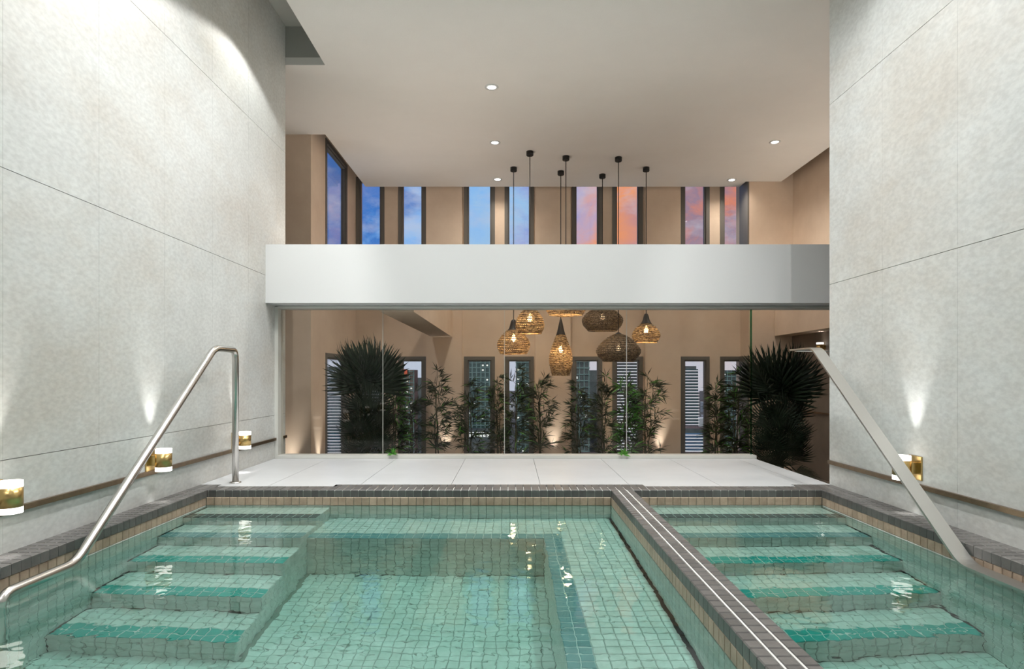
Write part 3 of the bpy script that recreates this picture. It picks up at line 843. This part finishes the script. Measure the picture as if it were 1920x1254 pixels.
PEND = [  # x, canopy y, dark cap profile, shade profile (half width, y), material, rows, label
 (963, 314, [(2.5, 599), (5, 602), (6.5, 608), (9, 616), (14, 621)], [(13, 620), (24, 631), (30.5, 643), (30, 653), (25, 663)], 'rattan', 15, 'onion shaped woven pendant lamp, lowest on the left of the cluster'),
 (993.5, 284, [(2.5, 556), (5, 560), (6, 568), (8, 577), (13, 583)], [(13, 582), (22, 593), (26.8, 606), (26, 616), (21.5, 625)], 'rattan', 15, 'onion shaped woven pendant lamp partly behind the lowest left one'),
 (1051.5, 321, [(1.2, 597), (3.5, 606), (6, 618), (9.2, 629)], [(9.2, 629), (15.5, 646), (21, 664), (21.5, 682), (16.5, 703.5)], 'rattan', 24, 'long bottle shaped woven pendant lamp hanging lowest in the middle'),
 (1061, 293, [(2, 545), (8, 549), (18, 552)], [(18, 552), (36, 560), (42, 568), (39, 578), (31.5, 590)], 'rattan', 12, 'wide bowl shaped woven pendant lamp cut off by the parapet'),
 (1129.5, 327, [(1.5, 571), (5, 574), (10, 577)], [(10, 577), (25, 584), (37.5, 597), (36, 609), (27, 619.5)], 'dark_rattan', 18, 'dark flattened woven pendant lamp just below the parapet on the right'),
 (1159.5, 295, [(1.5, 622.5), (5, 625), (10, 628)], [(10, 628), (26, 637), (41, 655), (38, 667), (29, 676.5)], 'dark_rattan', 18, 'dark flattened woven pendant lamp hanging low on the right'),
 (1211.5, 314, [(2.5, 588), (4.5, 592), (6.5, 600), (11, 608)], [(11, 608), (21, 617), (26, 627), (25, 634), (20.5, 641.5)], 'rattan', 14, 'onion shaped woven pendant lamp at the right end of the cluster'),
]
for px, cyy, cap, shade, mm, rows_, lab in PEND:
    Y = F*(ZC-EYE)/(CY-cyy); X = X_at(px, Y)
    S = Y/F
    z = lambda py: Z_at(py, Y)
    zt = z(cap[0][1])
    t = thing('pendant_lamp', (X, Y, z(shade[-1][1])), lab, 'pendant lamp', 'woven pendant lamps over the atrium')
    MB().lathe([(.09, 0), (.09, -.10), (.08, -.11)], (X, Y, ZC), 24).build('ceiling_rose', 'black_metal', t)
    MB().cyl((X, Y, zt-.02), (X, Y, ZC-.1), .011, 8).build('cord', 'black_metal', t)
    cp = [(r*S, z(y)) for r, y in interp(cap, 9)]
    MB().lathe([(r, zz) for r, zz in cp], (X, Y, 0), 24).build('cap', 'dark_wood', t)
    sp = [(r*S, z(y)) for r, y in interp(shade, rows_)]
    mb = MB(); weave(mb, sp, (X, Y, 0), 46 if mm == 'rattan' else 54, 1.5, .022 if mm == 'rattan' else .026, .006)
    so = mb.build('shade', mm, t)
    rim = MB(); r0, z0 = sp[-1]
    rim.tube([(X + r0*math.cos(a*math.pi/20), Y + r0*math.sin(a*math.pi/20), z0) for a in range(41)], .010, 6)
    rim.build('rim', mm, so)
    bz = z(shade[2][1]) + (.12 if mm == 'rattan' else .02)
    bulb = MB().lathe([(.02, .13), (.028, .09), (.055, .03), (.06, -.02), (.045, -.06), (.012, -.08)], (X, Y, bz), 16)
    bulb.build('bulb', 'bulb_glass' if mm == 'rattan' else 'dim_bulb', t)
    MB().cyl((X, Y, bz+.12), (X, Y, cp[-1][1]+.02), .022, 8).build('socket', 'black_metal', t)
    lamp('lamp', 'POINT', (X, Y, bz-.13), PENDANT*(1 if mm == 'rattan' else .2), t, (1, .76, .48), None, .03)

# ================================================================== PLANTS
def fan(mb, base, d, up, R, n, spread):
    """pleated palm fan: long narrow segments radiating from base in the plane (d, side)"""
    d = Vector(d).normalized(); s = d.cross(Vector(up)).normalized(); nn = s.cross(d).normalized()
    for k in range(n):
        a = spread*(k/(n-1)-.5)
        L = R*(.72 + .28*math.cos(a*.55)) * random.uniform(.9, 1.05)
        dr = d*math.cos(a) + s*math.sin(a)
        sd = s*math.cos(a) - d*math.sin(a)
        w = R*spread/n*.22
        droop = nn*(-.10*L)
        p0 = Vector(base); p1 = p0 + dr*L*.55; p2 = p0 + dr*L*.82 + droop*.35; p3 = p0 + dr*L + droop
        f = nn*w*.5
        mb.add([p0, p1+sd*w, p1+f, p1-sd*w, p2+sd*w*.6, p2+f*.5, p2-sd*w*.6, p3], [(0,1,2),(0,2,3),(1,4,5,2),(2,5,6,3),(4,7,5),(5,7,6)])
def palm(x, y, label, n, top, R, seed):
    random.seed(seed)
    t = thing('fan_palm', (x, y, -1.3), label, 'palm')
    MB().lathe([(.26, 0), (.36, .45), (.37, .5), (.33, .5), (.32, .44)], (x, y, -1.3), 24).build('pot', 'planter', t)
    MB().tube([(x, y, -.86), (x+.02, y, -.5), (x, y+.01, -.2)], .09, 10, .06).build('trunk', 'palm_stalk', t)
    for k in range(n):
        az = k*2.4 + random.uniform(-.2, .2)
        u = k/(n-1)
        Rk = R*(.58 + .32*u)*random.uniform(.9, 1.08)
        h = -.72 + (top - R*.97 + .72)*u
        rad = (.10 + .34*(1-u))*random.uniform(.7, 1.1)
        el = math.radians(random.uniform(38, 66) + 18*u) if u > .18 else math.radians(random.uniform(-45, -10))
        if u > .70:                     # the tall upright crown fans
            Rk = R*random.uniform(1.08, 1.2); h = top - R*random.uniform(1.0, 1.22); rad = random.uniform(.02, .22)
            el = math.radians(random.uniform(58, 88))
        hub = Vector((x + rad*math.cos(az), y + rad*math.sin(az), h))
        d = Vector((math.cos(az)*math.cos(el), math.sin(az)*math.cos(el)*.8, math.sin(el)))
        fo = MB(); fan(fo, hub, d, (math.cos(az), math.sin(az), .05), Rk, 28, 3.5 if u > .7 else 3.1)
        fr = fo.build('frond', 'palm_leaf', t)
        MB().tube([(x, y, -.3), ((x+hub.x)/2, (y+hub.y)/2, (h-.3)/2+.08), hub], .018, 6, .010).build('stalk', 'palm_stalk', fr)
palm(X_at(690, 13.6), 13.6, 'large dark fan palm behind the glass at the left', 34, Z_at(650, 13.6)+.19, .92, 3)
palm(X_at(1462, 12.4), 12.4, 'large dark fan palm beyond the end of the glass at the right', 34, Z_at(655, 12.4)+.12, .90, 5)

def leaf(mb, p, d, L, w):
    d = Vector(d).normalized()
    s = d.cross(Vector((random.uniform(-1,1), random.uniform(-1,1), random.uniform(-1,1)))).normalized()
    nn = s.cross(d)
    q = p + d*L*.4; e = p + d*L - Vector((0,0,.12*L))
    mb.add([p, q+s*w, q+nn*w*.4, q-s*w, e], [(0,1,2),(0,2,3),(1,4,2),(2,4,3)])
def bamboo(px, Y, ytop, spread, label, seed, bright=.12, n_leaf=190, culms=2):
    random.seed(seed)
    X = X_at(px, Y); zt = Z_at(ytop, Y); z0 = -1.02; w = spread*Y/F
    t = thing('bamboo', (X, Y, -1.3), label, 'bamboo', 'bamboo plants along the far wall')
    dark = MB(); lit = MB()
    MB().lathe([(.13, 0), (.17, .30), (.175, .34), (.15, .34), (.145, .29)], (X, Y, -1.3), 20).build('pot', 'planter', t)
    for c in range(culms):
        ox = max(-.22, min(.22, random.uniform(-.25, .25)*w)); lean = random.uniform(-.25, .25)*w
        top = zt - (0 if c == 0 else random.uniform(.1, .6))
        pts = []
        for k in range(9):
            u = k/8
            pts.append(Vector((X+ox*.5 + lean*u*u + .02*math.sin(k*1.9+c), Y + random.uniform(-.02, .02), z0 + (top-z0)*u)))
        MB().tube(pts, .020, 6, .006).build('culm', 'bamboo_culm', t)
        nb = 13
        for b in range(nb):
            u = .12 + .86*b/(nb-1); i = min(int(u*8), 7); p = pts[i].lerp(pts[i+1], u*8-i)
            az = random.uniform(0, 6.28)
            bl = w*(.35 + .65*math.sin(math.pi*min(1, u*.9+.1)))*random.uniform(.5, 1.0)
            tip = p + Vector((math.cos(az)*bl, math.sin(az)*bl*.45, bl*random.uniform(.15, .6)))
            dark.tube([p, p.lerp(tip, .5)+Vector((0,0,.03)), tip], .006, 4, .003)
            for q in range(n_leaf//(nb*culms)):
                f = random.uniform(.25, 1.05); lp = p.lerp(tip, f)
                ld = (tip-p).normalized() + Vector((random.uniform(-1,1), random.uniform(-.8,.8), random.uniform(-.9,.7)))
                leaf(lit if random.random() < bright else dark, lp, ld, random.uniform(.22, .40), random.uniform(.013, .021))
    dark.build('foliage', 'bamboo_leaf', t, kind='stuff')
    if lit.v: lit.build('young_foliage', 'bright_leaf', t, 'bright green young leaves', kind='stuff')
BAM = [(738, 15.3, 700, 26, 'bright leaved bamboo in front of the left palm', 11, .45, 260), (772, 17.5, 735, 30, 'low bamboo before the second lower window', 12, .05, 150),
       (818, 18.15, 693, 34, 'slender bamboo between the second and third lower windows', 13, .06, 200), (880, 17.5, 712, 30, 'bamboo before the third lower window', 14, .10, 180),
       (935, 18.15, 705, 28, 'dense bamboo between the third and fourth lower windows', 15, .08, 220), (968, 17.2, 690, 26, 'tall bamboo before the fourth lower window', 16, .10, 180),
       (1010, 18.0, 712, 38, 'spreading bamboo right of the fourth lower window', 17, .06, 220), (1085, 18.1, 716, 28, 'bamboo before the fifth lower window', 18, .06, 180),
       (1132, 17.35, 703, 26, 'bamboo between the fifth and sixth lower windows', 19, .06, 190), (1170, 15.0, 712, 30, 'bright leaved bamboo before the sixth lower window', 20, .40, 240),
       (1213, 17.6, 704, 38, 'spreading bamboo right of the sixth lower window', 21, .06, 230), (1342, 17.8, 716, 26, 'bamboo between the seventh and eighth lower windows', 22, .12, 190),
       (1378, 16.8, 700, 32, 'dense bamboo before the eighth lower window', 23, .16, 260)]
for px, Y, yt, sp, lab, sd, br_, nl in BAM: bamboo(px, Y, yt, sp, lab, sd, br_, int(nl*3.0), 3)
# leaf sprigs lying over the sill
def sprig(px, n, sz, label, seed):
    random.seed(seed); Y = 10.87; X = X_at(px, Y)
    m = MB()
    for k in range(n):
        a = -.3 - 2.5*k/(n-1)
        p = Vector((X+random.uniform(-.02,.02), Y-.02, .075))
        leaf(m, p, (math.cos(a), math.sin(a)*.55, random.uniform(-.05, .55)), sz*random.uniform(.7, 1.1), .022)
    for k in range(n//2): leaf(m, Vector((X, Y-.02, .07)), (random.uniform(-.6,.6), -.2, 1), sz, .02)
    m.build('leaf_sprig', 'bright_leaf', None, label, 'leaves', 'green sprigs on the glass sill')
sprig(737, 9, .15, 'green leaf sprig lying on the sill below the left palm', 31)
sprig(1168, 9, .15, 'green leaf sprig lying on the sill below the dark pendants', 32)

# ================================================================== CITY BEYOND THE WINDOWS (metres, seen far below)
KG = -60.0
def mb_m(): return MB()
def city_box(mb, x0, x1, y0, y1, z0, z1): mb.box(x0/K, x1/K, y0/K, y1/K, z0/K, z1/K); return mb
def cz(py, D): return EYE*K + (CY-py)*D/F
def cxx(px, D): return (px-CX)*D/F
TW = []
def tower(px0, px1, ytop, D, label, body, style, step=5.6, depth=18, slabmat='tower_white'):
    x0, x1, zt = cxx(px0, D), cxx(px1, D), cz(ytop, D)
    t = thing('apartment_tower', ((x0+x1)/2/K, D/K, KG/K), label, 'building', 'buildings of the city outside')
    city_box(MB(), x0, x1, D, D+depth, KG, zt).build('body', body, t)
    st = step*D/F
    TW.append((x0, x1, D))
    nfl = int((zt - max(KG, cz(880, D)))/st)
    if style in ('slab', 'grid'):
        w = .30*st if style == 'slab' else .16*st
        for k in range(nfl):
            z = zt - (k+.4)*st
            city_box(MB(), x0-.5, x1+.5, D-1.3, D, z-w, z).build('balcony_slab' if style == 'slab' else 'ledge', slabmat if style == 'slab' else 'tower_grid', t)
    if style == 'grid':
        n = max(2, int((x1-x0)/(7.5*D/F)))
        for k in range(n+1):
            x = x0 + (x1-x0)*k/n
            city_box(MB(), x-.25, x+.25, D-.9, D, max(KG, cz(880, D)), zt).build('fin', 'tower_grid', t)
        rnd = random.Random(int(px0))
        for k in range(22):
            i = rnd.randrange(n); j = rnd.randrange(max(1, nfl)); z = zt - (j+.4)*st
            xa = x0 + (x1-x0)*i/n
            city_box(MB(), xa+.6, xa+.6+(x1-x0)/n*.4, D-.12, D-.02, z-.75*st, z-.4*st).build('lit_window', 'lit_room', t)
    if style == 'slab':
        city_box(MB(), x0+1, x1-1, D+1, D+depth-2, zt, zt+2.2).build('roof_plant', 'tower_dark', t)
    return t
tower(560, 646, 694, 420, 'tower of white balcony slabs seen in the lower left side window', 'tower_glass', 'slab', 5.6)
bt = tower(752, 776, 693, 430, 'brown tower with an orange hoarding on top in the second lower window', 'tower_brown', 'grid', 7)
city_box(MB(), cxx(752, 427), cxx(763, 427), 427.5, 429.0, cz(702, 428), cz(692, 428)).build('hoarding', 'red_hoarding', bt, 'orange hoarding')
tower(776, 830, 708, 520, 'dark blue block behind the brown tower in the second lower window', 'tower_dark', 'plain', 7)
tower(845, 934, 640, 330, 'dark green tower filling the third lower window', 'tower_green', 'grid', 9)
tower(968, 1020, 630, 330, 'dark green tower filling the right half of the fourth lower window', 'tower_green', 'grid', 9)
tower(1060, 1104, 660, 380, 'dark glass tower in the upper part of the fifth lower window', 'tower_dark', 'grid', 12)
tower(1104, 1121, 694, 480, 'low stepped block beside the dark tower in the fifth lower window', 'tower_dark', 'plain', 9)
tower(1146, 1194, 660, 400, 'striped tower of white balcony slabs in the sixth lower window', 'tower_dark', 'slab', 5.6)
tower(1262, 1309, 692, 430, 'round topped tower of white balcony slabs in the seventh lower window', 'tower_glass', 'slab', 5.6)
tower(1355, 1420, 694, 440, 'dark tower behind the bamboo in the eighth lower window', 'tower_dark', 'grid', 8)
tower(1255, 1330, 812, 300, 'low blue glass office block at the foot of the seventh lower window', 'tower_blue', 'slab', 6)
tower(655, 722, 700, 470, 'pale slab tower hidden behind the left palm', 'tower_glass', 'slab', 6)
random.seed(91)
lr = []
for k in range(150):
    px = random.uniform(600, 1420); D = random.uniform(470, 1300)
    py = CY + F*(EYE*K - KG)/D
    h = random.uniform(6, 22); w = random.uniform(8, 18)
    if any(a-9 < cxx(px, D) < b+9 and c-16 < D < c+22 for a, b, c in TW): continue
    if py > 900 or any(abs(cxx(px, D)-a) < 24 and abs(D-b) < 30 for a, b in lr): continue
    lr.append((cxx(px, D), D))
def seen_in(x, D):
    px = CX + x*F/D
    return min(range(8), key=lambda i: abs((COLS[i][0]+COLS[i][1])/2 - px))
per = {}
for x, D in sorted(lr, key=lambda q: q[1]): per.setdefault(seen_in(x, D), []).append((x, D))
for i, lst in sorted(per.items()):
  for j, (x, D) in enumerate(lst[:8]):
    h = random.uniform(5, 17); w = random.uniform(9, 22)
    t = thing('low_building', (x/K, D/K, KG/K), 'small pale roofed city building, %s nearest one below the %s lower window' % (ORD[j], ORD[i]), 'building', 'low city buildings')
    city_box(MB(), x-w/2, x+w/2, D, D+14, KG, KG+h).build('walls', 'low_wall', t)
    city_box(MB(), x-w/2-.3, x+w/2+.3, D-.3, D+14.3, KG+h, KG+h+.8).build('roof', 'low_roof', t)
# lit shopfront row in the third window
sh = thing('shop_row', (cxx(902, 300)/K, 300/K, KG/K), 'low block with a row of lit windows at the foot of the third lower window', 'building')
city_box(MB(), cxx(872, 300), cxx(930, 300), 300, 312, KG, cz(806, 300)).build('walls', 'tower_dark', sh)
for k in range(7):
    a = 879 + k*6.7
    city_box(MB(), cxx(a, 300), cxx(a+4.6, 300), 299.7, 299.95, cz(819, 300), cz(814, 300)).build('lit_window', 'lit_room', sh)
city_box(MB(), cxx(877, 300), cxx(925, 300), 299.5, 299.95, cz(811.5, 300), cz(810, 300)).build('lit_fascia', 'lit_room', sh)
# street in the fifth window and the ground
gd = struct('ground', city_box(MB(), -900, 900, 60, 2500, KG-2, KG), 'city_ground', 'dark city ground far below the windows', 'ground')
st = MB(); st.prism([(cxx(1096, 1100)/K, 1100/K), (cxx(1092, 420)/K, 420/K), (cxx(1108, 420)/K, 420/K), (cxx(1100, 1100)/K, 1100/K)], KG/K, (KG+.15)/K)
struct('street', st, 'street', 'pale street running away below the fifth lower window', 'street')
# downlights over the pool send refracted light through the water onto the tiles
for o in bpy.data.objects:
    if o.type == 'MESH':
        if o.name.startswith('water'): o.cycles.is_caustics_caster = True
        elif o.name.startswith(('tile', 'grout_bed', 'pool_')): o.cycles.is_caustics_receiver = True
for o in bpy.data.objects:
    if '_o' in o: del o['_o']
